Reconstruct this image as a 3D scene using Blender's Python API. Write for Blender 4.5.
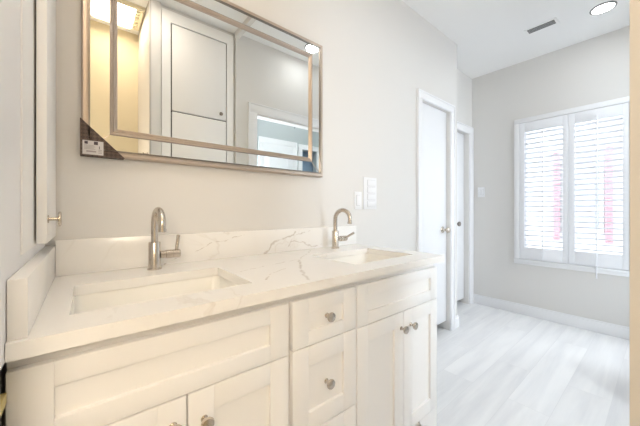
import bpy, bmesh, math, random
from mathutils import Vector, Matrix
random.seed(7)
PI = math.pi
for o in list(bpy.data.objects):
    bpy.data.objects.remove(o)
sc = bpy.context.scene
C = sc.collection

# ------------------------------------------------------------------ camera
cd = bpy.data.cameras.new('camera')
cam = bpy.data.objects.new('camera', cd)
C.objects.link(cam)
cam.location = (0, 0, 1.13)
cam.rotation_euler = (PI / 2, 0, -math.radians(39.5))
cd.sensor_width = 36
cd.lens = 36 * 284.4 / 640
cd.shift_y = -3 / 640
cd.clip_start = 0.005
sc.camera = cam

# ------------------------------------------------------------------ world, light, exposure
w = bpy.data.worlds.new('overcast_sky')
sc.world = w
w.use_nodes = True
bg = w.node_tree.nodes['Background']
bg.inputs[0].default_value = (0.88, 0.94, 1.0, 1)
bg.inputs[1].default_value = 2.55


def area(name, loc, rot, sx, sy, power, color, spread=PI):
    d = bpy.data.lights.new(name, 'AREA')
    d.shape = 'DISK' if 'downlight' in name else 'RECTANGLE'
    d.size, d.size_y = sx, sy
    d.energy = power
    d.color = color
    d.spread = spread
    o = bpy.data.objects.new(name, d)
    C.objects.link(o)
    o.location = loc
    o.rotation_euler = rot
    return o


# the daylight portal in the window opening (guides sampling of the sky only)
portal = area('window_portal', (3.78, 0.6, 1.33), (0, PI / 2, 0), 1.5, 0.84, 1, (1, 1, 1))
portal.data.cycles.is_portal = True
portal = area('window_portal', (3.2425, -0.05, 1.325), (PI / 2, 0, 0), 0.70, 2.33, 1, (1, 1, 1))  # portal of the added, unseen window
portal.data.cycles.is_portal = True
# the lamps of the room, and unseen ones added for fill
area('alcove_lamp_light', (0.17, -0.29, 2.675), (0, 0, 0), 0.24, 0.24, 0.5, (1.0, 0.72, 0.48))
area('downlight_light', (3.172, 0.313, 2.715), (0, 0, 0), 0.12, 0.12, 0.5, (0.92, 0.96, 1.0))
area('downlight_light', (0.30, 0.29, 2.715), (0, 0, 0), 0.12, 0.12, 1.2, (1.0, 0.87, 0.74))  # unseen downlight added to brighten the vanity
area('downlight_light', (1.73, 0.286, 2.715), (0, 0, 0), 0.12, 0.12, 0.5, (0.92, 0.96, 1.0))
area('hall_downlight_light', (2.1, -0.28, 2.71), (0, 0, 0), 0.14, 0.14, 1.5, (0.95, 0.98, 1.0))  # unseen lamp added to light the hall
area('added_hall_sconce_light', (1.50, -0.795, 1.50), (PI / 2, 0, 0), 0.28, 0.60, 3.4, (0.92, 0.96, 1.0))  # added fill for the right cabinet fronts
area('added_sconce_light', (-0.38, -0.475, 1.55), (PI / 2, 0, 0), 0.56, 0.34, 1.5, (1.0, 0.84, 0.66))  # added frontal fill from behind the camera

vs = sc.view_settings
vs.view_transform = 'Standard'
vs.look = 'None'
vs.gamma = 1
vs.use_curve_mapping = False
vs.exposure = 1.18
try:
    sc.cycles.use_denoising = True
    sc.cycles.denoiser = 'OPENIMAGEDENOISE'
    sc.cycles.max_bounces = 14
    sc.cycles.diffuse_bounces = 8
    sc.cycles.caustics_reflective = True
    sc.cycles.sample_clamp_indirect = 8
except Exception:
    pass

# ------------------------------------------------------------------ materials


def mat(name, col, rough=0.5, metal=0.0, spec=0.5, bump=None):
    m = bpy.data.materials.new(name)
    m.use_nodes = True
    nt = m.node_tree
    b = nt.nodes['Principled BSDF']
    b.inputs['Base Color'].default_value = (*col, 1)
    b.inputs['Roughness'].default_value = rough
    b.inputs['Metallic'].default_value = metal
    b.inputs['Specular IOR Level'].default_value = spec
    if bump:
        sc_, st = bump
        tc = nt.nodes.new('ShaderNodeTexCoord')
        n = nt.nodes.new('ShaderNodeTexNoise')
        n.inputs['Scale'].default_value = sc_
        n.inputs['Detail'].default_value = 4
        bp = nt.nodes.new('ShaderNodeBump')
        bp.inputs['Strength'].default_value = st
        bp.inputs['Distance'].default_value = 0.002
        nt.links.new(tc.outputs['Object'], n.inputs['Vector'])
        nt.links.new(n.outputs['Fac'], bp.inputs['Height'])
        nt.links.new(bp.outputs['Normal'], b.inputs['Normal'])
    return m


def emit(name, col, s):
    m = bpy.data.materials.new(name)
    m.use_nodes = True
    nt = m.node_tree
    b = nt.nodes['Principled BSDF']
    b.inputs['Base Color'].default_value = (*col, 1)
    b.inputs['Emission Color'].default_value = (*col, 1)
    b.inputs['Emission Strength'].default_value = s
    return m


def math_node(nt, op, a, b=None):
    n = nt.nodes.new('ShaderNodeMath')
    n.operation = op
    for i, v in enumerate((a, b)):
        if v is None:
            continue
        if isinstance(v, (int, float)):
            n.inputs[i].default_value = v
        else:
            nt.links.new(v, n.inputs[i])
    return n.outputs[0]


def ramp(nt, fac, p0, c0, p1, c1):
    r = nt.nodes.new('ShaderNodeValToRGB')
    r.color_ramp.elements[0].position = p0
    r.color_ramp.elements[0].color = (*c0, 1)
    r.color_ramp.elements[1].position = p1
    r.color_ramp.elements[1].color = (*c1, 1)
    nt.links.new(fac, r.inputs[0])
    return r.outputs[0]


def mix(nt, fac, a, b):
    n = nt.nodes.new('ShaderNodeMix')
    n.data_type = 'RGBA'
    if isinstance(fac, (int, float)):
        n.inputs[0].default_value = fac
    else:
        nt.links.new(fac, n.inputs[0])
    for s, v in ((n.inputs[6], a), (n.inputs[7], b)):
        if isinstance(v, tuple):
            s.default_value = (*v, 1)
        else:
            nt.links.new(v, s)
    return n.outputs[2]


def noise(nt, vec, scale, detail=4, dist=0.0, rough=0.5):
    n = nt.nodes.new('ShaderNodeTexNoise')
    n.inputs['Scale'].default_value = scale
    n.inputs['Detail'].default_value = detail
    n.inputs['Distortion'].default_value = dist
    n.inputs['Roughness'].default_value = rough
    nt.links.new(vec, n.inputs['Vector'])
    return n.outputs['Fac']


def mapping(nt, scale=(1, 1, 1), loc=(0, 0, 0), rot=(0, 0, 0)):
    tc = nt.nodes.new('ShaderNodeTexCoord')
    m = nt.nodes.new('ShaderNodeMapping')
    m.inputs['Scale'].default_value = scale
    m.inputs['Location'].default_value = loc
    m.inputs['Rotation'].default_value = rot
    nt.links.new(tc.outputs['Object'], m.inputs['Vector'])
    return m.outputs['Vector']


# the veins of the stone, as polylines on the backsplash and on the counter
VEINS = [
    ([(0.242, 1.262, 0.916), (0.325, 1.262, 0.948), (0.381, 1.262, 0.959), (0.421, 1.262, 0.982), (0.483, 1.262, 0.995), (0.557, 1.262, 1.004), (0.580, 1.262, 1.013)], 0.0016),
    ([(0.689, 1.262, 0.913), (0.744, 1.262, 0.971), (0.854, 1.262, 0.998), (0.871, 1.262, 1.015)], 0.0042),
    ([(0.845, 1.262, 0.960), (0.913, 1.262, 0.959), (0.975, 1.262, 0.927), (1.056, 1.262, 0.935)], 0.0026),
    ([(0.819, 1.262, 0.918), (0.845, 1.262, 0.973)], 0.0022),
    ([(0.880, 1.262, 0.997), (0.972, 1.262, 1.019)], 0.002),
    ([(0.421, 0.955, 0.912), (0.540, 0.990, 0.912), (0.671, 1.022, 0.912), (0.731, 1.027, 0.912), (0.948, 1.227, 0.912)], 0.0026),
    ([(0.721, 1.012, 0.912), (0.583, 0.805, 0.912), (0.537, 0.705, 0.912)], 0.0052),
    ([(0.429, 0.783, 0.912), (0.487, 0.854, 0.912), (0.572, 0.905, 0.912)], 0.0026),
]


def quartz():
    m = mat('white_quartz', (0.86, 0.85, 0.83), 0.16)
    nt = m.node_tree
    b = nt.nodes['Principled BSDF']
    base = (0.87, 0.86, 0.84)

    def vm(op, a, b_=None, out=0):
        n = nt.nodes.new('ShaderNodeVectorMath')
        n.operation = op
        for k, v in enumerate((a, b_)):
            if v is None:
                continue
            if isinstance(v, (tuple, Vector)):
                n.inputs[k].default_value = tuple(v)
            else:
                nt.links.new(v, n.inputs[k])
        return n.outputs[out]
    tc = nt.nodes.new('ShaderNodeTexCoord')
    P0 = tc.outputs['Object']
    nz = nt.nodes.new('ShaderNodeTexNoise')
    nz.inputs['Scale'].default_value = 26
    nz.inputs['Detail'].default_value = 5
    nt.links.new(P0, nz.inputs['Vector'])
    off = vm('SUBTRACT', nz.outputs['Color'], (0.5, 0.5, 0.5))
    off = vm('MULTIPLY', off, (0.034, 0.034, 0.034))
    P = vm('ADD', P0, off)
    best = None
    O = Vector((0.62, 0.98, 0.882))
    for pts, wd in VEINS:
        for A, B_ in zip(pts, pts[1:]):
            A_, AB = Vector(A) - O, Vector(B_) - Vector(A)
            ap = vm('SUBTRACT', P, A_)
            dt = vm('DOT_PRODUCT', ap, AB / AB.length_squared, 1)
            hn = nt.nodes.new('ShaderNodeClamp')
            nt.links.new(dt, hn.inputs[0])
            sn = nt.nodes.new('ShaderNodeVectorMath')
            sn.operation = 'SCALE'
            sn.inputs[0].default_value = tuple(AB)
            nt.links.new(hn.outputs[0], sn.inputs['Scale'])
            d = vm('LENGTH', vm('SUBTRACT', ap, sn.outputs[0]), None, 1)
            d = math_node(nt, 'DIVIDE', d, wd)
            best = d if best is None else math_node(nt, 'MINIMUM', best, d)
    core = ramp(nt, math_node(nt, 'MULTIPLY', best, 0.25), 0.10, (1, 1, 1), 0.42, (0, 0, 0))
    brk = ramp(nt, noise(nt, P0, 14, 3), 0.30, (0.6,) * 3, 0.62, (1, 1, 1))
    f0 = math_node(nt, 'MULTIPLY', core, brk)
    v = mapping(nt, (1, 1, 1), (0.35, 0.2, 0.1), (0.4, 0.3, 0.6))
    n1 = noise(nt, v, 2.1, 5, 0.9, 0.55)
    d1 = math_node(nt, 'ABSOLUTE', math_node(nt, 'SUBTRACT', n1, 0.5))
    l1 = ramp(nt, d1, 0.0, (1, 1, 1), 0.016, (0, 0, 0))
    gate = ramp(nt, noise(nt, v, 1.7, 2), 0.50, (0, 0, 0), 0.66, (1, 1, 1))
    f1 = math_node(nt, 'MULTIPLY', l1, gate)
    cl = ramp(nt, noise(nt, v, 3.0, 3), 0.45, (0, 0, 0), 0.75, (1, 1, 1))
    c = mix(nt, math_node(nt, 'MULTIPLY', cl, 0.22), base, (0.76, 0.72, 0.66))
    c = mix(nt, math_node(nt, 'MULTIPLY', f1, 0.30), c, (0.55, 0.49, 0.42))
    c = mix(nt, math_node(nt, 'MULTIPLY', f0, 0.62), c, (0.44, 0.38, 0.32))
    nt.links.new(c, b.inputs['Base Color'])
    return m


def floor_tile():
    m = mat('wood_look_tile', (0.72, 0.72, 0.72), 0.28)
    nt = m.node_tree
    b = nt.nodes['Principled BSDF']
    v = mapping(nt)
    br = nt.nodes.new('ShaderNodeTexBrick')
    br.offset = 0.37
    br.inputs['Color1'].default_value = (0.0, 0.0, 0.0, 1)
    br.inputs['Color2'].default_value = (1, 1, 1, 1)
    br.inputs['Mortar'].default_value = (0.5, 0.5, 0.5, 1)
    br.inputs['Scale'].default_value = 1
    br.inputs['Mortar Size'].default_value = 0.0012
    br.inputs['Mortar Smooth'].default_value = 0.2
    br.inputs['Brick Width'].default_value = 1.2
    br.inputs['Row Height'].default_value = 0.2
    nt.links.new(v, br.inputs['Vector'])
    # shift the streaks plank by plank
    tc = nt.nodes.new('ShaderNodeTexCoord')
    add = nt.nodes.new('ShaderNodeVectorMath')
    add.operation = 'MULTIPLY_ADD'
    nt.links.new(br.outputs['Color'], add.inputs[0])
    add.inputs[1].default_value = (7, 3, 0)
    nt.links.new(tc.outputs['Object'], add.inputs[2])
    mp = nt.nodes.new('ShaderNodeMapping')
    mp.inputs['Scale'].default_value = (0.9, 9, 1)
    nt.links.new(add.outputs[0], mp.inputs['Vector'])
    n = noise(nt, mp.outputs[0], 1.0, 6, 0.4, 0.6)
    streak = ramp(nt, n, 0.33, (0.76, 0.765, 0.78), 0.62, (0.89, 0.892, 0.895))
    tone = mix(nt, 0.05, streak, br.outputs['Color'])
    col = mix(nt, br.outputs['Fac'], tone, (0.72, 0.725, 0.735))
    nt.links.new(col, b.inputs['Base Color'])
    return m


def brushed(name, col, rough):
    return mat(name, col, rough, 1.0)


def card():
    m = mat('patterned_brown_card', (0.08, 0.05, 0.04), 0.6)
    nt = m.node_tree
    b = nt.nodes['Principled BSDF']
    v = mapping(nt, (110, 1, 110), (0, 0, 0), (0, PI / 4, 0))
    ch = nt.nodes.new('ShaderNodeTexChecker')
    ch.inputs['Scale'].default_value = 1
    ch.inputs['Color1'].default_value = (0.060, 0.036, 0.028, 1)
    ch.inputs['Color2'].default_value = (0.105, 0.068, 0.052, 1)
    nt.links.new(v, ch.inputs['Vector'])
    nt.links.new(ch.outputs['Color'], b.inputs['Base Color'])
    return m


def clear_glass():
    m = bpy.data.materials.new('window_glass')
    m.use_nodes = True
    nt = m.node_tree
    nt.nodes.remove(nt.nodes['Principled BSDF'])
    t = nt.nodes.new('ShaderNodeBsdfTransparent')
    g = nt.nodes.new('ShaderNodeBsdfGlossy')
    g.inputs['Roughness'].default_value = 0.02
    x = nt.nodes.new('ShaderNodeMixShader')
    x.inputs[0].default_value = 0.06
    nt.links.new(t.outputs[0], x.inputs[1])
    nt.links.new(g.outputs[0], x.inputs[2])
    nt.links.new(x.outputs[0], nt.nodes['Material Output'].inputs[0])
    return m


M = dict(
    wall=mat('greige_wall_paint', (0.735, 0.722, 0.70), 0.7, bump=(180, 0.06)),
    warmglow=mat('warm_glow_wall_paint', (0.66, 0.585, 0.42), 0.7, bump=(180, 0.06)),  # warm lamp glow tinted into the alcove back wall's paint
    beige=mat('dimmed_wall_paint', (0.54, 0.52, 0.49), 0.7, bump=(180, 0.06)),  # wall paint darkened to offset glare from the added alcove lamp
    ceil=mat('white_ceiling_paint', (0.88, 0.88, 0.875), 0.8, bump=(150, 0.05)),
    trim=mat('white_trim_paint', (0.86, 0.865, 0.88), 0.35),
    door=mat('white_door_paint', (0.85, 0.86, 0.88), 0.4),
    cab=mat('warm_white_cabinet_paint', (0.92, 0.912, 0.90), 0.33),
    quartz=quartz(), floor=floor_tile(),
    sink=mat('glazed_white_ceramic', (0.88, 0.87, 0.83), 0.08),
    nickel=brushed('brushed_nickel', (0.60, 0.54, 0.47), 0.27),
    dark_nickel=brushed('dark_nickel', (0.30, 0.27, 0.24), 0.3),
    champ=mat('champagne_metal_frame', (0.56, 0.47, 0.395), 0.32, 0.8),
    mirror=mat('mirror_silver', (0.93, 0.945, 0.93), 0.0, 1.0),
    card=card(),
    paper=mat('white_sticker_paper', (0.60, 0.57, 0.56), 0.6),
    ink=mat('dark_ink', (0.07, 0.05, 0.06), 0.6),
    greyink=mat('grey_ink', (0.33, 0.29, 0.29), 0.6),
    plastic=mat('white_plastic', (0.84, 0.845, 0.86), 0.3),
    slot=mat('grey_plastic_gap', (0.50, 0.50, 0.51), 0.5),
    vent=mat('grey_vent_metal', (0.48, 0.48, 0.48), 0.5),
    ventin=mat('dark_duct', (0.05, 0.05, 0.05), 0.8),
    ring=mat('grey_lamp_ring', (0.22, 0.22, 0.23), 0.4),
    lamp=emit('white_lamp_lens', (1.0, 0.98, 0.95), 6),
    warmlamp=emit('warm_lamp_diffuser', (1.0, 0.86, 0.68), 6),
    coolfill=emit('added_cool_diffuser', (0.84, 0.92, 1.0), 6),  # glow of the added hall fill light
    fanplastic=mat('ivory_plastic', (0.74, 0.68, 0.50), 0.4),
    glass=clear_glass(),
    slat=mat('white_shutter_paint', (0.86, 0.87, 0.90), 0.35),
    ext=mat('white_siding', (0.64, 0.65, 0.66), 0.8),
    red=mat('red_shutter_paint', (0.68, 0.36, 0.41), 0.6),
    extglass=mat('blue_grey_window_glass', (0.45, 0.48, 0.55), 0.15),
    ground=mat('pale_concrete', (0.30, 0.30, 0.30), 0.9),
    hall=mat('pale_blue_grey_paint', (0.50, 0.545, 0.55), 0.7),
    blue=mat('slate_blue_paint', (0.30, 0.42, 0.56), 0.6),
    closet=mat('unlit_shade_paint', (0.10, 0.10, 0.105), 0.9),  # darkness of the unlit closets and wall slot put into the paint
    shim=mat('yellow_pine', (0.55, 0.45, 0.18), 0.6),
    cord=mat('grey_cord', (0.25, 0.27, 0.28), 0.6),
)

# ------------------------------------------------------------------ mesh helpers


class MB:
    def __init__(s):
        s.bm = bmesh.new()

    def box(s, x0, x1, y0, y1, z0, z1, bev=0.0, seg=2):
        t = bmesh.new()
        vs_ = [t.verts.new((x, y, z)) for x in (x0, x1) for y in (y0, y1) for z in (z0, z1)]
        for f in ((0, 1, 3, 2), (4, 6, 7, 5), (0, 4, 5, 1), (2, 3, 7, 6), (0, 2, 6, 4), (1, 5, 7, 3)):
            t.faces.new([vs_[i] for i in f])
        if bev:
            bmesh.ops.bevel(t, geom=list(t.edges), offset=bev, segments=seg, affect='EDGES', profile=0.5)
        s.merge(t)
        return s

    def merge(s, t):
        me = bpy.data.meshes.new('tmp')
        bmesh.ops.recalc_face_normals(t, faces=list(t.faces))
        t.to_mesh(me)
        t.free()
        s.bm.from_mesh(me)
        bpy.data.meshes.remove(me)

    def rings(s, rings, cap0=True, cap1=True, closed=True):
        t = bmesh.new()
        R = [[t.verts.new(p) for p in r] for r in rings]
        n = len(R[0])
        for a, b in zip(R, R[1:]):
            for i in range(n if closed else n - 1):
                t.faces.new((a[i], a[(i + 1) % n], b[(i + 1) % n], b[i]))
        if cap0:
            t.faces.new(R[0][::-1])
        if cap1:
            t.faces.new(R[-1])
        s.merge(t)
        return s

    def lathe(s, prof, org, axis, n=24):
        """prof: (radius, distance along axis)"""
        ax = Vector(axis).normalized()
        u = ax.orthogonal().normalized()
        v = ax.cross(u)
        o = Vector(org)
        rr = []
        for r, h in prof:
            r = max(r, 1e-5)
            rr.append([o + ax * h + (u * math.cos(2 * PI * i / n) + v * math.sin(2 * PI * i / n)) * r for i in range(n)])
        return s.rings(rr)

    def tube(s, pts, rad, n=16):
        pts = [Vector(p) for p in pts]
        if not isinstance(rad, (list, tuple)):
            rad = [rad] * len(pts)
        rr = []
        up = None
        for i, p in enumerate(pts):
            d = (pts[min(i + 1, len(pts) - 1)] - pts[max(i - 1, 0)]).normalized()
            if up is None:
                up = d.orthogonal().normalized()
            up = (up - d * up.dot(d)).normalized()
            v = d.cross(up)
            rr.append([p + (up * math.cos(2 * PI * k / n) + v * math.sin(2 * PI * k / n)) * rad[i] for k in range(n)])
        return s.rings(rr)

    def prism(s, poly, axis, a, b):
        """poly in the two other axes (in xyz order), extruded along axis from a to b"""
        def P(q, h):
            q = list(q)
            q.insert('xyz'.index(axis), h)
            return q
        return s.rings([[P(q, a) for q in poly], [P(q, b) for q in poly]])

    def holed(s, axis, us, vs_, holes, a, b):
        """a slab normal to axis from a to b, with rectangular holes (u0,u1,v0,v1)"""
        U = sorted(set([us[0], us[1]] + [h[i] for h in holes for i in (0, 1) if us[0] < h[i] < us[1]]))
        V = sorted(set([vs_[0], vs_[1]] + [h[i] for h in holes for i in (2, 3) if vs_[0] < h[i] < vs_[1]]))
        k = 'xyz'.index(axis)

        def solid(i, j):
            if not (0 <= i < len(U) - 1 and 0 <= j < len(V) - 1):
                return False
            cu, cv = (U[i] + U[i + 1]) / 2, (V[j] + V[j + 1]) / 2
            return not any(h[0] < cu < h[1] and h[2] < cv < h[3] for h in holes)
        t = bmesh.new()
        cache = {}

        def vert(i, j, e):
            if (i, j, e) not in cache:
                q = [U[i], V[j]]
                q.insert(k, (a, b)[e])
                cache[i, j, e] = t.verts.new(q)
            return cache[i, j, e]
        for i in range(len(U) - 1):
            for j in range(len(V) - 1):
                if not solid(i, j):
                    continue
                for e in (0, 1):
                    t.faces.new([vert(i, j, e), vert(i + 1, j, e), vert(i + 1, j + 1, e), vert(i, j + 1, e)])
                for di, dj, p, q in ((-1, 0, (0, 0), (0, 1)), (1, 0, (1, 0), (1, 1)), (0, -1, (0, 0), (1, 0)), (0, 1, (0, 1), (1, 1))):
                    if not solid(i + di, j + dj):
                        t.faces.new([vert(i + p[0], j + p[1], 0), vert(i + q[0], j + q[1], 0), vert(i + q[0], j + q[1], 1), vert(i + p[0], j + p[1], 1)])
        s.merge(t)
        return s

    def frame(s, axis, rect, prof, base, sign=1):
        """mitred moulding round rect (u0,u1,v0,v1); prof = (inset, height) points; height grows from base along sign*axis"""
        k = 'xyz'.index(axis)
        u0, u1, v0, v1 = rect
        rr = []
        for cu, cv, su, sv in ((u0, v0, 1, 1), (u1, v0, -1, 1), (u1, v1, -1, -1), (u0, v1, 1, -1), (u0, v0, 1, 1)):
            r = []
            for i, h in prof:
                q = [cu + su * i, cv + sv * i]
                q.insert(k, base + sign * h)
                r.append(q)
            rr.append(r)
        t = bmesh.new()
        R = [[t.verts.new(p) for p in r] for r in rr[:-1]]
        R.append(R[0])
        n = len(prof)
        for A, B in zip(R, R[1:]):
            for i in range(n):
                t.faces.new((A[i], A[(i + 1) % n], B[(i + 1) % n], B[i]))
        s.merge(t)
        return s

    def obj(s, name, material, parent=None, smooth=True, origin=None):
        me = bpy.data.meshes.new(name)
        s.bm.to_mesh(me)
        s.bm.free()
        o = bpy.data.objects.new(name, me)
        C.objects.link(o)
        mats = material if isinstance(material, (list, tuple)) else [material]
        for m in mats:
            me.materials.append(m)
        if smooth:
            for p in me.polygons:
                p.use_smooth = True
            try:
                me.set_sharp_from_angle(angle=math.radians(32))
            except Exception:
                pass
        if parent is not None:
            o.parent = parent
            o.matrix_parent_inverse = Matrix.Identity(4)
            off = Vector((0, 0, 0))
            p = parent
            while p is not None:
                off += p.location
                p = p.parent
            me.transform(Matrix.Translation(-off))
        elif origin is not None:
            me.transform(Matrix.Translation(-Vector(origin)))
            o.location = origin
        return o


def tag(o, label, cat, group=None):
    o['label'] = label
    o['category'] = cat
    if group:
        o['group'] = group
    return o


def thing(name, label, cat, loc, group=None):
    o = bpy.data.objects.new(name, None)
    C.objects.link(o)
    o.location = loc
    o.empty_display_size = 0.1
    return tag(o, label, cat, group)


def struct(name, mb, m, parent=None, smooth=False):
    o = mb.obj(name, m, parent, smooth)
    if parent is None:
        o['kind'] = 'structure'
    return o


def struct_empty(name, loc):
    o = bpy.data.objects.new(name, None)
    C.objects.link(o)
    o.location = loc
    o['kind'] = 'structure'
    return o


def dup(root, loc, label=None, group=None, mats=None):
    r = root.copy()
    C.objects.link(r)
    r.location = loc
    if label:
        r['label'] = label
    if group:
        r['group'] = group
    for ch in list(root.children):
        c = ch.copy()
        C.objects.link(c)
        c.parent = r
        for g in ch.children:
            d = g.copy()
            C.objects.link(d)
            d.parent = c
    return r


# ------------------------------------------------------------------ the room shell
HC = 2.735          # ceiling
YV = 1.284          # vanity wall
XF = 3.653          # far wall with the window
YO = 0.02           # wall behind the camera
XL = -0.1018        # wall at the left end of the vanity
XA = 0.372          # right wall of the alcove behind the camera

struct('floor', MB().box(-1.3, 3.9, -0.075, 2.4, -0.1, 0).box(-1.3, 2.87, -2.3, -0.075, -0.1, 0), M['floor'])
struct('ceiling', MB().box(-1.3, 3.9, -0.075, 2.4, HC, HC + 0.1).box(-1.3, 2.87, -2.3, -0.075, HC, HC + 0.1), M['ceil'])
struct('trim_1', MB().box(1.04, 1.078, YO + 0.01, YV, HC - 0.05, HC), M['wall'])

# vanity wall with the closet door opening, its corner and the set-back wall
struct('wall_vanity', MB().holed('y', (-0.3, 2.781), (0, HC), [(2.135, 2.635, 0, 2.05)], YV, YV + 0.12), M['wall'])
struct('wall_corner', MB().box(2.661, 2.781, YV + 0.12, 1.503, 0, HC), M['wall'])
struct('wall_recess', MB().holed('y', (2.661, 3.9), (0, HC), [(2.87, 3.55, 0, 2.05)], 1.503, 1.623), M['wall'])
struct('wall_window', MB().holed('x', (YO - 0.08, 1.503), (0, HC), [(0.195, 1.01, 0.60, 2.07)], XF, XF + 0.16), M['wall'])
# wall at the left of the vanity, with the dark slot beside the cabinet
struct('wall_left', MB().holed('x', (0.55, YV), (0, HC), [(0.652, 1.30, -0.1, 0.8815)], XL - 0.12, XL), M['trim'])
struct('wall_slot_back', MB().box(-0.235, XL - 0.1205, 0.60, YV, 0, 0.95), M['closet'])  # dark backing paints the shade inside the slot
struct('wall_side_room', MB().box(-1.3, XL - 0.1205, 1.0, 1.12, 0, HC), M['wall'])
struct('wall_alcove_side', MB().box(-1.3, -1.2, -0.58, 1.0, 0, HC), M['wall'])
struct('wall_alcove_back', MB().box(-1.3, XA + 0.12, -0.70, -0.58, 0, HC), M['warmglow'])
# the wall behind the camera: from the alcove edge past the linen cabinet to the doorway
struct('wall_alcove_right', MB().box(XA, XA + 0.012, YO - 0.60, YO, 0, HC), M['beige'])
struct('wall_opposite', MB().box(XA + 0.0122, 0.45, YO - 0.60, YO, 0, HC).box(0.45, 1.05, YO - 0.60, YO - 0.024, 0, HC), M['wall'])
struct('wall_doorway', MB().holed('y', (1.05, 3.653), (0, HC), [(1.255, 2.35, 0, 2.03), (2.885, 3.60, 0.15, 2.50)], YO - 0.08, YO + 0.008), M['wall'])
# the hall beyond the doorway, seen in the mirror
struct('wall_hall_back', MB().holed('y', (1.05, 2.80), (0, HC), [(2.44, 2.74, 0, 2.02)], -1.0, -0.90), M['hall'])
struct('wall_hall_side', MB().box(0.95, 1.05, -1.0, -0.581, 0, HC), M['hall'])
struct('wall_hall_end', MB().box(2.2, 2.87, -1.16, -1.06, 0, HC), M['blue'])
struct('wall_hall_left', MB().box(2.2, 2.3, -1.06, -1.001, 0, HC), M['blue'])
struct('wall_hall_right', MB().box(2.80, 2.87, -1.06, -0.061, 0, HC), M['hall'])
# closets behind the two doors
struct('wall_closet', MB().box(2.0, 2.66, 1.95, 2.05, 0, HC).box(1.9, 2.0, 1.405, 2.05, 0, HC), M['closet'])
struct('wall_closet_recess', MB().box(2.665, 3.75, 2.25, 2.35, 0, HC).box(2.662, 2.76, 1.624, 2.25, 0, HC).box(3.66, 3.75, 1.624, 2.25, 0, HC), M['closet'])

# ---- trim: casings and baseboards
CAS = [(0, 0), (0.066, 0), (0.066, 0.009), (0.058, 0.012), (0.012, 0.018), (0, 0.018)]


def casing(name, x0, x1, z1, y, sgn, wd=0.066, th=0.018):
    """door casing: outer rectangle x0..x1 up to z1 on the wall plane y, facing sgn"""
    m = MB()
    def prof(i):
        return i
    ya, yb = y, y + sgn * th
    lo, hi = min(ya, yb), max(ya, yb)
    m.box(x0, x0 + wd, lo, hi, 0, z1 - wd, 0.003)
    m.box(x1 - wd, x1, lo, hi, 0, z1 - wd, 0.003)
    m.box(x0, x1, lo, hi, z1 - wd, z1, 0.003)
    yc = y + sgn * (th + 0.005)
    lo2, hi2 = min(yb, yc), max(yb, yc)
    e = 0.014
    m.box(x0, x0 + e, lo2, hi2, 0, z1 - e, 0.002)
    m.box(x1 - e, x1, lo2, hi2, 0, z1 - e, 0.002)
    m.box(x0, x1, lo2, hi2, z1 - e, z1, 0.002)
    return struct(name, m, M['trim'], smooth=True)


casing('trim_2', 2.070, 2.700, 2.112, YV, -1)
casing('trim_3', 2.79, 3.645, 2.128, 1.503, -1, 0.085)
casing('trim_4', 1.165, 2.44, 2.135, YO + 0.008, 1, 0.09)
casing('trim_5', 1.75, 2.36, 2.10, -0.90, 1, 0.07)
casing('trim_6', 2.385, 2.795, 2.09, -0.90, 1, 0.07)


def baseboard(name, pts):
    m = MB()
    for (x0, x1, y0, y1) in pts:
        m.box(x0, x1, y0, y1, 0, 0.092, 0.002)
        dx = 0.004 if (x1 - x0) < (y1 - y0) else 0
        dy = 0.004 if (y1 - y0) < (x1 - x0) else 0
        m.box(x0 + dx, x1 - dx, y0 + dy, y1 - dy, 0.092, 0.112, 0.003)
    return struct(name, m, M['trim'], smooth=True)


baseboard('baseboard_window', [(XF - 0.015, XF, 0.0285, 1.5025)])
baseboard('baseboard_corner', [(2.7005, 2.796, YV - 0.015, YV), (2.781, 2.796, YV + 0.0005, 1.4795)])
baseboard('baseboard_vanity', [(1.40, 2.0695, YV - 0.015, YV)])
baseboard('baseboard_doorway', [(2.4405, 3.637, 0.0285, 0.043)])

# ---- closet door in the vanity wall
d1 = struct_empty('door_1', (2.385, YV + 0.05, 0))
MB().box(2.138, 2.632, YV + 0.030, YV + 0.065, 0.085, 2.047, 0.002).obj('slab', M['door'], d1)
for xx in (2.135, 2.6345):
    pass
KN = [(0.030, 0), (0.030, 0.004), (0.026, 0.008), (0.011, 0.010), (0.009, 0.028), (0.014, 0.034), (0.025, 0.042),
      (0.028, 0.052), (0.025, 0.062), (0.014, 0.068), (0, 0.069)]
kb = MB().lathe(KN, (2.556, YV + 0.030, 0.947), (0, -1, 0)).obj('door_knob', M['nickel'], d1)
for z in (0.30, 1.12, 1.85):
    MB().lathe([(0, 0), (0.005, 0.001), (0.005, 0.088), (0, 0.089)], (2.1445, YV + 0.0245, z), (0, 0, 1), 10).obj('hinge', M['plastic'], d1)
# ---- pair of doors in the set-back wall
d2 = struct_empty('door_2', (3.21, 1.56, 0))
MB().box(3.276, 3.547, 1.555, 1.590, 0.06, 2.047, 0.002).obj('slab', M['door'], d2)
MB().box(2.875, 2.910, 1.630, 2.02, 0.06, 2.047, 0.002).obj('slab', M['door'], d2)
MB().lathe(KN, (3.312, 1.555, 0.97), (0, -1, 0)).obj('door_knob', M['dark_nickel'], d2)
# ---- hall door seen in the mirror
d3 = struct_empty('door_3', (2.055, -0.9, 0))
MB().box(1.8205, 2.2895, -0.8995, -0.885, 0.01, 2.029, 0.002).obj('slab', M['door'], d3)
MB().frame('y', (1.90, 2.21, 1.15, 1.93), [(0, 0), (0.02, 0), (0.012, 0.005), (0, 0.006)], -0.885, 1).obj('panel_moulding', M['door'], d3)

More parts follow.
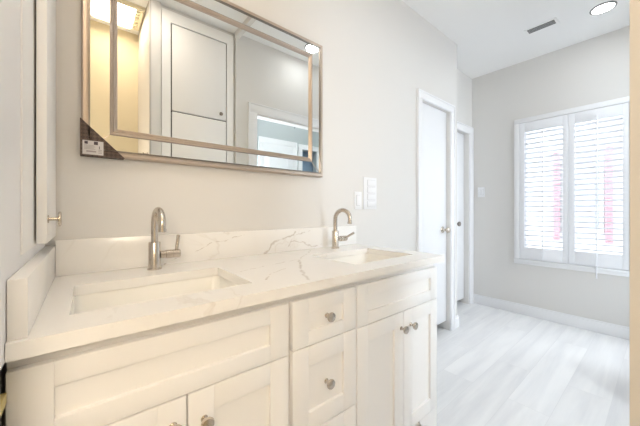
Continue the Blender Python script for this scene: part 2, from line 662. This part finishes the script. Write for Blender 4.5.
# ------------------------------------------------------------------ window and shutters
wn = struct_empty('window_1', (XF, 0.6, 0.6))
m = MB()
m.box(XF - 0.018, XF, 0.142, 1.056, 2.07, 2.118, 0.003)
m.box(XF - 0.018, XF, 1.010, 1.056, 0.60, 2.07, 0.003)
m.box(XF - 0.018, XF, 0.142, 0.195, 0.60, 2.07, 0.003)
m.box(XF - 0.018, XF, 0.142, 1.056, 0.548, 0.58, 0.003)
m.obj('casing', M['trim'], wn)
MB().box(XF - 0.030, XF + 0.10, 0.142, 1.056, 0.58, 0.60, 0.003).obj('sill', M['trim'], wn)
m = MB().frame('x', (0.195, 1.01, 0.60, 2.07), [(0, 0), (0.035, 0), (0.035, 0.04), (0, 0.04)], XF + 0.105, 1)
m.obj('sash', M['trim'], wn)
MB().box(XF + 0.122, XF + 0.126, 0.231, 0.974, 0.636, 2.034).obj('pane', M['glass'], wn, smooth=False)


w2 = struct_empty('added_window', (3.23, YO, 0.6))  # unseen window added to let in more daylight
m = MB().frame('y', (2.885, 3.60, 0.15, 2.50), [(0, 0), (0.035, 0), (0.035, 0.04), (0, 0.04)], YO - 0.07, 1)
m.box(2.92, 3.565, YO - 0.065, YO - 0.04, 1.335, 1.365)
m.obj('sash', M['trim'], w2)
MB().box(2.919, 3.566, YO - 0.055, YO - 0.051, 0.184, 2.466).obj('pane', M['glass'], w2, smooth=False)


def shutter(y0, y1, label, wand_y, wand_z0, wand_top):
    t = thing('window_shutter', label, 'shutter', (XF - 0.002, (y0 + y1) / 2, 0.602), 'white louvred shutters over the window')
    sl, sr = 0.048, 0.040
    xa, xb = XF - 0.012, XF + 0.018
    gz0, gz1 = 0.73, 1.965
    f = MB()
    f.box(xa, xb, y0, y0 + sr, 0.603, 2.067, 0.002)
    f.box(xa, xb, y1 - sl, y1, 0.603, 2.067, 0.002)
    f.box(xa, xb, y0 + sr, y1 - sl, 0.603, gz0, 0.002)
    f.box(xa, xb, y0 + sr, y1 - sl, gz1, 2.067, 0.002)
    f.obj('frame', M['slat'], t)
    lv = MB()
    n = 24
    p = (gz1 - gz0) / n
    for i in range(n):
        zc = gz0 + p * (i + 0.5)
        xc = XF + 0.003
        hw, th = 0.026, 0.0028
        ang = math.radians(17)     # the inside edge tips up a little
        ring = []
        for k in range(10):
            a_ = 2 * PI * k / 10
            ex, ez = hw * math.cos(a_), th * math.sin(a_)
            ring.append((xc + ex * math.cos(ang) + ez * math.sin(ang), zc - ex * math.sin(ang) + ez * math.cos(ang)))
        lv.rings([[(q[0], y0 + sr + 0.001, q[1]) for q in ring], [(q[0], y1 - sl - 0.001, q[1]) for q in ring]])
    lv.obj('louvers', M['slat'], t)
    r = MB()
    xr = XF - 0.036
    r.tube([(xr, wand_y, wand_z0), (xr, wand_y, wand_top)], 0.0055, 10)
    r.tube([(xr, wand_y, wand_top - 0.004), (XF - 0.012, wand_y, wand_top + 0.012)], 0.004, 8)
    r.obj('tilt_rod', M['slat'], t)
    return t


shutter(0.6045, 1.008, 'white louvred shutter on the left half of the window, nearer the corner', 0.80, 0.63, 1.95)
shutter(0.197, 0.6015, 'white louvred shutter on the right half of the window, long rod hanging below sill', 0.40, 0.50, 1.99)

# ------------------------------------------------------------------ outside
struct('ground', MB().box(3.95, 14, -8, 9, -0.4, -0.3).box(2.9, 3.95, -8, -0.1, -0.4, -0.3), M['ground'])
struct('added_eave', MB().box(3.815, 5.0, -0.6, 2.4, 2.42, 2.52), M['trim'])  # unseen eave added to keep skylight off the louvers
m = MB().box(6.4, 6.6, -6, 7, -0.3, 4.5)
for i in range(30):
    z = -0.25 + i * 0.155
    m.prism([(6.4, z), (6.385, z), (6.4, z + 0.15)], 'y', -6, 7)
ex = struct('wall_neighbour', m, M['ext'])
nw = thing('house_window', 'blue grey window with red shutters on the white house outside', 'window', (6.38, 0.88, 0.6))
MB().frame('x', (0.62, 1.13, 0.75, 2.05), [(0, 0), (0.05, 0), (0.05, 0.03), (0, 0.03)], 6.384, -1).obj('frame', M['ext'], nw)
MB().box(6.372, 6.383, 0.67, 1.08, 0.80, 2.0).obj('pane', M['extglass'], nw)
for ya in (1.165, 0.515):
    m = MB().frame('x', (ya, ya + 0.09, 0.60, 2.15), [(0, 0), (0.02, 0), (0.02, 0.03), (0, 0.03)], 6.384, -1)
    for i in range(28):
        z = 0.635 + i * 0.0525
        m.box(6.362, 6.380, ya + 0.019, ya + 0.071, z, z + 0.045, 0.002)
    m.obj('shutter', M['red'], nw)

# ------------------------------------------------------------------ vanity cabinet
YF = 0.71      # faces of the drawers and doors
TH = 0.019
vx0, vx1 = -0.106, 1.330
van = thing('vanity_cabinet', 'long white shaker vanity cabinet under the marbled double sink countertop', 'cabinet', (0.6, 0.98, 0))
m = MB()
cy = YF + TH + 0.002
m.box(vx0, vx0 + 0.018, cy, YV - 0.004, 0.168, 0.881)
m.box(vx1 - 0.018, vx1, cy, YV - 0.004, 0.168, 0.881)
m.box(vx0 + 0.018, vx1 - 0.018, cy, YV - 0.004, 0.168, 0.186)
m.box(vx0 + 0.018, vx1 - 0.018, YV - 0.016, YV - 0.004, 0.186, 0.881)
m.box(vx0 + 0.018, vx1 - 0.018, cy, cy + 0.018, 0.825, 0.881)          # top rail
m.box(vx0 + 0.018, vx1 - 0.018, cy, cy + 0.018, 0.680, 0.725)          # mid rail
m.box(vx0 + 0.018, vx1 - 0.018, cy, cy + 0.018, 0.186, 0.215)
for xs in (0.457, 0.745):
    m.box(xs, xs + 0.03, cy, cy + 0.018, 0.215, 0.680)
    m.box(xs, xs + 0.03, cy, cy + 0.018, 0.725, 0.825)
m.box(0.487, 0.745, cy, cy + 0.018, 0.410, 0.445)
m.box(0.465, 0.478, cy + 0.018, YV - 0.016, 0.186, 0.86)
m.box(0.752, 0.765, cy + 0.018, YV - 0.016, 0.186, 0.86)
m.obj('carcass', M['cab'], van)


def shaker(name, x0, x1, z0, z1, st, parent, knob=None, rails=None):
    """shaker front: frame with a recessed flat panel, a thin sloping inner edge"""
    m = MB()
    rt = rails or st
    yb = YF + TH
    f = 0.0012
    m.box(x0, x0 + st, YF, yb, z0, z1, f)
    m.box(x1 - st, x1, YF, yb, z0, z1, f)
    m.box(x0 + st, x1 - st, YF, yb, z0, z0 + rt, f)
    m.box(x0 + st, x1 - st, YF, yb, z1 - rt, z1, f)
    m.box(x0 + st - 0.003, x1 - st + 0.003, YF + 0.0105, yb - 0.002, z0 + rt - 0.003, z1 - rt + 0.003)
    o = m.obj(name, M['cab'], parent)
    if knob:
        kp = [(0.0085, 0), (0.0085, 0.002), (0.0055, 0.004), (0.005, 0.012), (0.009, 0.016), (0.0145, 0.020),
              (0.0160, 0.0245), (0.0145, 0.029), (0.008, 0.0315), (0, 0.032)]
        k = MB().lathe(kp, (knob[0], YF + (0.0105 if knob[2:] else 0), knob[1]), (0, -1, 0), 20).obj('knob', M['nickel'], o)
    return o


ST = 0.060
RT = 0.046
shaker('false_drawer_front', -0.1045, 0.4645, 0.7005, 0.8525, ST, van, None, RT)
shaker('door', -0.1045, 0.1820, 0.170, 0.6965, ST, van, (0.153, 0.640))
shaker('door', 0.1860, 0.4640, 0.170, 0.6965, ST, van, (0.222, 0.625))
shaker('drawer', 0.4795, 0.7535, 0.7045, 0.8525, 0.0605, van, (0.623, 0.778, 1), 0.044)
shaker('drawer', 0.4795, 0.7535, 0.4315, 0.7010, 0.0605, van, (0.621, 0.559, 1))
shaker('drawer', 0.4795, 0.7535, 0.170, 0.4280, 0.0605, van, (0.621, 0.300, 1))
shaker('false_drawer_front', 0.7605, 1.3285, 0.7005, 0.8525, ST, van, None, RT)
shaker('door', 0.7605, 1.0468, 0.170, 0.6965, ST, van, (1.030, 0.630))
shaker('door', 1.0510, 1.3285, 0.170, 0.6965, ST, van, (1.100, 0.629))
# bracket feet and the set-back plinth
for x0, sgn in ((vx1, -1), (vx0, 1)):
    poly = [(0, 0.167), (0.155, 0.167), (0.148, 0.150), (0.128, 0.132), (0.100, 0.122), (0.082, 0.100), (0.072, 0.06), (0.066, 0.0), (0, 0.0)]
    MB().prism([(x0 + sgn * a_, b_) for a_, b_ in poly], 'y', YF + 0.002, YF + 0.024).obj('bracket_foot', M['cab'], van)
MB().box(vx0 + 0.03, vx1 - 0.03, 0.79, 0.806, 0, 0.167).box(vx1 - 0.02, vx1 - 0.001, 0.735, 1.27, 0, 0.167).box(vx0 + 0.001, vx0 + 0.02, 0.735, 1.27, 0, 0.167).obj('plinth', M['cab'], van)

# ------------------------------------------------------------------ countertop
ZT, ZB = 0.912, 0.882
S1 = (-0.026, 0.388, 0.786, 1.083)
S2 = (0.832, 1.246, 0.786, 1.083)
ct = thing('countertop', 'white quartz countertop with beige veins and two sink cutouts', 'countertop', (0.62, 0.98, ZB))
MB().holed('z', (XL + 0.001, 1.344), (0.680, YV - 0.0015), [S1, S2], ZB, ZT).obj('slab', M['quartz'], ct, smooth=False)
MB().box(XL + 0.0262, 1.344, YV - 0.0215, YV - 0.0015, ZT + 0.0003, ZT + 0.119, 0.0012).obj('backsplash', M['quartz'], ct)
MB().box(XL + 0.001, XL + 0.0258, 0.692, YV - 0.0015, ZT + 0.0003, ZT + 0.102, 0.0012).obj('sidesplash', M['quartz'], ct)


def rrect(x0, x1, y0, y1, r, z, n=6):
    pts = []
    for cx, cy_, a0 in ((x1 - r, y1 - r, 0), (x0 + r, y1 - r, 90), (x0 + r, y0 + r, 180), (x1 - r, y0 + r, 270)):
        for i in range(n + 1):
            a_ = math.radians(a0 + 90 * i / n)
            pts.append((cx + r * math.cos(a_), cy_ + r * math.sin(a_), z))
    return pts


def sink(S, label):
    x0, x1, y0, y1 = S
    t = thing('sink', label, 'sink', ((x0 + x1) / 2, (y0 + y1) / 2, 0.735), 'undermount sinks in the countertop')
    e = 0.004
    rr = []
    zt = ZB - 0.0006
    rr.append(rrect(x0 - 0.025, x1 + 0.025, y0 - 0.02, y1 + 0.025, 0.03, zt - 0.014))
    rr.append(rrect(x0 - 0.025, x1 + 0.025, y0 - 0.02, y1 + 0.025, 0.03, zt))
    rr.append(rrect(x0 - e, x1 + e, y0 - e, y1 + e, 0.022, zt))
    rr.append(rrect(x0 - e + 0.002, x1 + e - 0.002, y0 - e + 0.002, y1 + e - 0.002, 0.024, zt - 0.004))
    for i, z in ((0.006, 0.80), (0.012, 0.768), (0.022, 0.753), (0.040, 0.747)):
        rr.append(rrect(x0 + i, x1 - i, y0 + i, y1 - i, 0.03 + i * 0.6, z))
    rr.append(rrect((x0 + x1) / 2 - 0.022, (x0 + x1) / 2 + 0.022, (y0 + y1) / 2 - 0.022, (y0 + y1) / 2 + 0.022, 0.0215, 0.743))
    rr.append(rrect((x0 + x1) / 2 - 0.022, (x0 + x1) / 2 + 0.022, (y0 + y1) / 2 - 0.022, (y0 + y1) / 2 + 0.022, 0.0215, 0.737))
    rr.append(rrect(x0 + 0.028, x1 - 0.028, y0 + 0.028, y1 - 0.028, 0.05, 0.737))
    rr.append(rrect(x0 - 0.004, x1 + 0.004, y0 - 0.004, y1 + 0.004, 0.04, 0.79))
    rr.append(rrect(x0 - 0.008, x1 + 0.008, y0 - 0.008, y1 + 0.008, 0.03, zt - 0.014))
    rr.append(rr[0])
    MB().rings(rr, cap0=False, cap1=False).obj('basin', M['sink'], t)
    MB().lathe([(0.0, 0), (0.020, 0.0), (0.020, 0.005), (0.0205, 0.006), (0.016, 0.0085), (0, 0.009)],
               ((x0 + x1) / 2, (y0 + y1) / 2, 0.7385), (0, 0, 1)).obj('drain', M['nickel'], t)
    return t


sink(S1, 'white rectangular undermount sink at the left end, beneath the framed mirror')
sink(S2, 'white rectangular undermount sink at the right end of the counter, near the closet door')


# ------------------------------------------------------------------ faucets
def faucet(x, y, label, lever_dir, phi):
    z = ZT + 0.0003
    t = thing('faucet', label, 'faucet', (x, y, z), 'brushed nickel faucets')
    MB().lathe([(0.0235, 0), (0.0235, 0.004), (0.0215, 0.006), (0.019, 0.006)], (x, y, z), (0, 0, 1), 28).obj('base_plate', M['nickel'], t)
    MB().lathe([(0.0195, 0.006), (0.0195, 0.098), (0.0185, 0.100), (0.0135, 0.1005)], (x, y, z), (0, 0, 1), 28).obj('body', M['nickel'], t)
    pts = [(x, y, z + 0.099), (x, y, z + 0.13), (x, y, z + 0.160)]
    R = 0.050
    sx, sy = math.sin(math.radians(phi)), -math.cos(math.radians(phi))
    for i in range(1, 17):
        a_ = PI - (PI * 1.03) * i / 16
        q = R + R * math.cos(a_)
        pts.append((x + q * sx, y + q * sy, z + 0.167 + R * math.sin(a_)))
    lx, ly, lz = pts[-1]
    pts.append((lx, ly + 0.001, lz - 0.014))
    sp = MB().tube(pts, 0.0115, 18).obj('spout', M['nickel'], t)
    MB().lathe([(0.0132, 0), (0.0132, 0.010), (0.009, 0.0105)], (lx, ly + 0.001, lz - 0.020), (0, 0, 1), 20).obj('spout_tip', M['nickel'], sp)
    h = MB().lathe([(0.012, 0.0), (0.0135, 0.001), (0.0135, 0.018), (0.0155, 0.019), (0.0155, 0.040), (0.0145, 0.0402), (0.0145, 0.0418),
                    (0.0155, 0.042), (0.0155, 0.066), (0.014, 0.068), (0, 0.0685)], (x + 0.0185, y, z + 0.052), (1, 0, 0), 24).obj('handle', M['nickel'], t)
    d = Vector(lever_dir).normalized()
    p0 = Vector((x + 0.0185 + 0.054, y, z + 0.052))
    MB().tube([p0 + d * 0.012, p0 + d * 0.030, p0 + d * 0.070, p0 + d * 0.0715], [0.0062, 0.0062, 0.0064, 0.004], 14).obj('lever', M['nickel'], h)
    return t


faucet(0.196, 1.195, 'brushed nickel gooseneck faucet behind the left sink, lever upright', (0.12, 0, 1), 4)
faucet(1.098, 1.195, 'brushed nickel gooseneck faucet behind the right sink, lever leaning forward', (0.30, -0.80, 0.50), 11)

# ------------------------------------------------------------------ mirror
mx0, mx1, mz0, mz1 = -0.012, 1.050, 1.318, 2.072
mr = thing('wall_mirror', 'large framed rectangular mirror with beaded inner border above the vanity', 'mirror', (0.52, YV, mz0))
MP = 1.252     # plane of the silvered glass
B = YV - 0.001
MB().frame('y', (mx0, mx1, mz0, mz1), [(0, 0), (0.021, 0), (0.021, 0.030), (0.019, 0.034), (0.013, 0.0365), (0.006, 0.0375), (0.002, 0.035), (0, 0.031)], B, -1).obj('outer_frame', M['champ'], mr)
ins = 0.080
MB().box(mx0 + 0.021, mx1 - 0.021, MP + 0.001, B - 0.004, mz0 + 0.021, mz1 - 0.021).obj('backing', M['ink'], mr)
t = bmesh.new()
bg_ = MB()
bg_.frame('y', (mx0 + 0.0205, mx1 - 0.0205, mz0 + 0.0205, mz1 - 0.0205), [(0, 0), (0.0615, 0), (0.0615, 0.0022), (0.059, 0.003), (0.004, 0.003), (0, 0.0015)], MP + 0.0005, -1)
bg_.obj('border_glass', M['mirror'], mr, smooth=False)
MB().frame('y', (mx0 + ins, mx1 - ins, mz0 + ins, mz1 - ins), [(0, 0), (0.020, 0), (0.020, 0.006), (0.017, 0.0085), (0.014, 0.007), (0.010, 0.0105), (0.006, 0.007), (0.003, 0.0085), (0, 0.006)], MP - 0.0012, -1).obj('inner_frame', M['champ'], mr)
MB().box(mx0 + ins + 0.019, mx1 - ins - 0.019, MP - 0.0025, MP + 0.0005, mz0 + ins + 0.019, mz1 - ins - 0.019).obj('centre_glass', M['mirror'], mr, smooth=False)
MB().frame('y', (mx0 + 0.0195, mx1 - 0.0195, mz0 + 0.0195, mz1 - 0.0195), [(0, 0), (0.0035, 0), (0.0035, 0.008), (0, 0.008)], MP - 0.001, -1).obj('frame_shade_line', M['dark_nickel'], mr)  # dark strip painting the shade line inside the outer frame
MB().frame('y', (mx0 + ins - 0.002, mx1 - ins + 0.002, mz0 + ins - 0.002, mz1 - ins + 0.002), [(0, 0), (0.0019, 0), (0.0019, 0.005), (0, 0.005)], MP - 0.0014, -1).obj('frame_shade_line', M['dark_nickel'], mr)  # painted shade line round the inner frame
gl = MP - 0.0025
for cx, cz, a_, b_ in ((mx0, mz0, 1, 1), (mx1, mz0, -1, 1), (mx1, mz1, -1, -1), (mx0, mz1, 1, -1)):
    e = 0.0013
    q0, q1 = 0.0235, ins - 0.002
    mt = MB().prism([(cx + a_ * (q0 - e), cz + b_ * (q0 + e)), (cx + a_ * (q0 + e), cz + b_ * (q0 - e)), (cx + a_ * (q1 + e), cz + b_ * (q1 - e)), (cx + a_ * (q1 - e), cz + b_ * (q1 + e))], 'y', gl - 0.0012, gl + 0.0005)
    mt.obj('mitre_joint', M['champ'], mr, smooth=False)
# cardboard corner protector still on the lower left corner
yc = B - 0.0385
cp = MB()
cp.prism([(mx0 - 0.002, mz0 - 0.002), (mx0 + 0.122, mz0 - 0.002), (mx0 - 0.002, mz0 + 0.122)], 'y', yc - 0.0015, yc)
cp.box(mx0 - 0.0025, mx0 - 0.001, yc, B - 0.002, mz0 - 0.002, mz0 + 0.120)
cp.box(mx0 - 0.002, mx0 + 0.120, yc, B - 0.002, mz0 - 0.0025, mz0 - 0.001)
cp = cp.obj('corner_protector', M['card'], mr, smooth=False)
cp['label'] = 'dark brown patterned cardboard corner with a white sticker'
lb = MB()
L0, L1, Z0, Z1 = mx0 + 0.004, mx0 + 0.060, mz0 + 0.001, mz0 + 0.048
yl = yc - 0.0016
lb.box(L0, L1, yl - 0.0006, yl, Z0, Z1)
lb.obj('sticker', M['paper'], cp, smooth=False)
yk = yl - 0.0007
pk = MB()
pk.box(L0 + 0.005, L0 + 0.014, yk - 0.0004, yk, Z1 - 0.012, Z1 - 0.003)
pk.box(L0 + 0.030, L0 + 0.041, yk - 0.0004, yk, Z1 - 0.013, Z1 - 0.002)
pk.box(L0 + 0.044, L0 + 0.046, yk - 0.0004, yk, Z0 + 0.020, Z0 + 0.030)
pk.obj('printed_picture', M['ink'], cp, smooth=False)
tk = MB()
tk.box(L0 + 0.010, L0 + 0.036, yk - 0.0004, yk, Z0 + 0.008, Z0 + 0.013)
for i in range(4):
    tk.box(L0 + 0.004, L0 + 0.034 - 0.004 * (i % 2), yk - 0.0004, yk, Z0 + 0.018 + i * 0.004, Z0 + 0.0194 + i * 0.004)
for i in range(3):
    tk.box(L0 + 0.042, L0 + 0.052, yk - 0.0004, yk, Z0 + 0.006 + i * 0.005, Z0 + 0.008 + i * 0.005)
tk.obj('printed_lines', M['greyink'], cp, smooth=False)

# ------------------------------------------------------------------ cabinet recessed in the left wall
wc = thing('wall_cabinet', 'tall narrow white cabinet set into the left wall above the counter', 'cabinet', (XL, 1.13, 1.046))
MB().holed('x', (0.828, 1.2635), (1.040, 2.40), [], XL + 0.0003, XL + 0.0035).obj('face_frame', M['cab'], wc)
dr = MB()
dxa, dxb = -0.0938, -0.0745
dr.box(dxa, dxb, 0.985, 1.2615, 1.046, 2.38, 0.0015)
dr = dr.obj('door', M['cab'], wc)
MB().lathe([(0.010, 0), (0.010, 0.002), (0.0045, 0.003), (0.0042, 0.019), (0.016, 0.0195), (0.019, 0.0215), (0.019, 0.0245), (0.016, 0.026), (0, 0.0265)], (dxb, 1.002, 1.107), (1, 0, 0), 20).obj('knob', M['nickel'], dr)
sh = MB().box(-0.135, -0.1022, 0.656, 0.7035, 0.806, 0.824, 0.001).obj('wood_shim', M['shim'], origin=(-0.12, 0.68, 0.806))
tag(sh, 'small yellow spacer in the dark gap left of the vanity', 'spacer')

# ------------------------------------------------------------------ linen cabinet in the opposite wall (seen in the mirror)
YL = YO - 0.0235
lc = thing('linen_cabinet', 'tall flush white linen cabinet seen in the mirror, upper and lower doors', 'cabinet', (0.745, YL, 0))
MB().holed('y', (0.455, 1.030), (0.0, 2.70), [(0.519, 0.971, 0.10, 2.612)], YL + 0.0005, YL + 0.022).obj('face_frame', M['cab'], lc)
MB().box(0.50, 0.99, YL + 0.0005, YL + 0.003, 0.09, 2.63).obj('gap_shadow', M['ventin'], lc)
for z0, z1 in ((1.9215, 2.603), (0.104, 1.9115)):
    o = MB().box(0.529, 0.963, YL + 0.0035, YL + 0.022, z0, z1, 0.001).obj('door', M['cab'], lc)
    if z0 > 1:
        MB().lathe([(0.008, 0), (0.005, 0.004), (0.005, 0.012), (0.0145, 0.018), (0.0155, 0.024), (0.010, 0.030), (0, 0.031)], (0.912, YL + 0.022, 1.968), (0, 1, 0), 18).obj('knob', M['dark_nickel'], o)
hk = MB().lathe([(0.016, 0), (0.016, 0.004), (0.005, 0.006), (0.005, 0.022), (0.012, 0.026), (0.012, 0.032), (0, 0.034)], (XA, -0.07, 1.565), (-1, 0, 0), 18).obj('robe_hook', M['dark_nickel'], origin=(XA, -0.07, 1.565))
tag(hk, 'small dark robe hook on the yellow lit alcove wall, seen in the mirror', 'hook')

# ------------------------------------------------------------------ switches


def plate(name, axis, u0, u1, z0, z1, base, sign, label, rockers, grp=None):
    def bx(m, a, b, c, d, h0, h1, bev=0.0):
        p, q = sorted((base + sign * h0, base + sign * h1))
        if axis == 'y':
            m.box(a, b, p, q, c, d, bev)
        else:
            m.box(p, q, a, b, c, d, bev)
    cu, cz = (u0 + u1) / 2, (z0 + z1) / 2
    loc = (cu, base, cz) if axis == 'y' else (base, cu, cz)
    t = thing(name, label, 'switch', loc, grp)
    m = MB()
    bx(m, u0, u1, z0, z1, 0.0004, 0.006, 0.002)
    m.obj('cover_plate', M['plastic'], t)
    for (a, b, c, d) in rockers:
        m = MB()
        bx(m, a - 0.0015, b + 0.0015, c - 0.0015, d + 0.0015, 0.006, 0.0066)
        s = m.obj('rocker_surround', M['slot'], t)
        m = MB()
        bx(m, a, b, c, d, 0.0066, 0.0096, 0.001)
        m.obj('rocker', M['plastic'], t)
    return t


plate('light_switch', 'y', 1.343, 1.412, 1.135, 1.250, YV, -1, 'single white rocker switch on the wall beside the taller switch panel', [(1.361, 1.394, 1.160, 1.226)])
rk = []
for i in range(4):
    z = 1.152 + i * 0.0475
    rk.append((1.470, 1.548, z, z + 0.038))
plate('switch_panel', 'y', 1.431, 1.565, 1.135, 1.351, YV, -1, 'tall white multi switch panel on the wall by the closet door', rk)
plate('light_switch', 'x', 1.357, 1.436, 1.284, 1.401, XF, -1, 'white double switch plate on the far wall left of the window', [(1.369, 1.392, 1.312, 1.373), (1.401, 1.424, 1.312, 1.373)])

# ------------------------------------------------------------------ ceiling fittings


def downlight(x, y, label):
    t = thing('recessed_light', label, 'ceiling light', (x, y, HC), 'recessed ceiling lights')
    m = MB()
    n = 32
    def ring(r, z):
        return [(x + r * math.cos(2 * PI * i / n), y + r * math.sin(2 * PI * i / n), z) for i in range(n)]
    m.rings([ring(0.066, HC - 0.0005), ring(0.079, HC - 0.0005), ring(0.079, HC - 0.004), ring(0.074, HC - 0.008), ring(0.068, HC - 0.008), ring(0.066, HC - 0.0005)], False, False)
    m.obj('trim_ring', M['ring'], t)
    MB().lathe([(0.0655, 0), (0.0655, 0.003), (0, 0.0032)], (x, y, HC - 0.0008), (0, 0, -1), 32).obj('lens', M['lamp'], t)
    return t


downlight(3.172, 0.313, 'round recessed ceiling light above the window end, lens glowing')
downlight(0.30, 0.29, 'unseen recessed ceiling light added above the left sink, in front of the mirror')
downlight(1.73, 0.286, 'round recessed ceiling light reflected at the top right of the mirror')
downlight(2.1, -0.28, 'unseen recessed ceiling light added in the hall beyond the cased doorway')

cv = thing('ceiling_vent', 'small grey rectangular air vent in the white ceiling near the window', 'vent', (3.075, 0.69, HC))
MB().frame('z', (3.022, 3.130, 0.575, 0.803), [(0, 0), (0.018, 0), (0.018, 0.004), (0.003, 0.006), (0, 0.004)], HC - 0.0004, -1).obj('flange', M['ceil'], cv)
MB().box(3.0395, 3.1125, 0.5925, 0.7855, HC - 0.003, HC - 0.0006).obj('duct', M['ventin'], cv)
lv = MB()
for i in range(5):
    xx = 3.047 + i * 0.0145
    lv.prism([(xx, HC - 0.0055), (xx + 0.009, HC - 0.0035), (xx + 0.0095, HC - 0.0045), (xx + 0.0005, HC - 0.0065)], 'y', 0.593, 0.785)
o = lv.obj('louvers', M['vent'], cv)

fl = thing('bath_fan_light', 'square warm ceiling light with fan grille in the alcove, seen in the mirror', 'ceiling light', (0.19, -0.29, HC))
MB().frame('z', (0.015, 0.365, -0.455, -0.125), [(0, 0), (0.02, 0), (0.02, 0.03), (0.01, 0.034), (0, 0.025)], HC - 0.0004, -1).obj('housing', M['fanplastic'], fl)
MB().box(0.036, 0.305, -0.434, -0.146, HC - 0.040, HC - 0.001, 0.004).obj('diffuser', M['warmlamp'], fl)
g = MB().box(0.3065, 0.344, -0.434, -0.146, HC - 0.006, HC - 0.001)
g.obj('fan_opening', M['ventin'], fl)
g = MB().holed('z', (0.3065, 0.344), (-0.434, -0.146), [(0.310, 0.3405, -0.430 + i * 0.041, -0.406 + i * 0.041) for i in range(7)], HC - 0.030, HC - 0.010)
g.obj('grille', M['fanplastic'], fl)

ws = thing('added_sconce', 'wide unseen fill light added on the alcove back wall, behind the camera', 'wall light', (-0.38, -0.58, 1.38))  # added to light the vanity fronts from behind the camera
MB().box(-0.69, -0.07, -0.5795, -0.555, 1.37, 1.73, 0.004).obj('back_plate', M['nickel'], ws)
MB().box(-0.67, -0.09, -0.5545, -0.485, 1.38, 1.72, 0.015).obj('diffuser', M['warmlamp'], ws)

ws = thing('added_sconce', 'tall unseen fill light added in the hall beyond the cased doorway', 'wall light', (1.50, -0.90, 1.18))  # added to brighten the right cabinet doors through the doorway
MB().box(1.34, 1.66, -0.8995, -0.875, 1.17, 1.83, 0.004).obj('back_plate', M['nickel'], ws)
MB().box(1.35, 1.65, -0.8745, -0.805, 1.18, 1.82, 0.015).obj('diffuser', M['coolfill'], ws)

pc = MB().tube([(2.02, -0.45, HC - 0.001), (2.02, -0.45, 2.18)], 0.004, 8).lathe([(0.0, 0), (0.009, 0.004), (0.009, 0.03), (0, 0.034)], (2.02, -0.45, 2.15), (0, 0, 1), 12).obj('pull_cord', M['cord'], origin=(2.02, -0.45, HC))
tag(pc, 'thin grey pull cord hanging from the hall ceiling, seen in the mirror', 'cord')
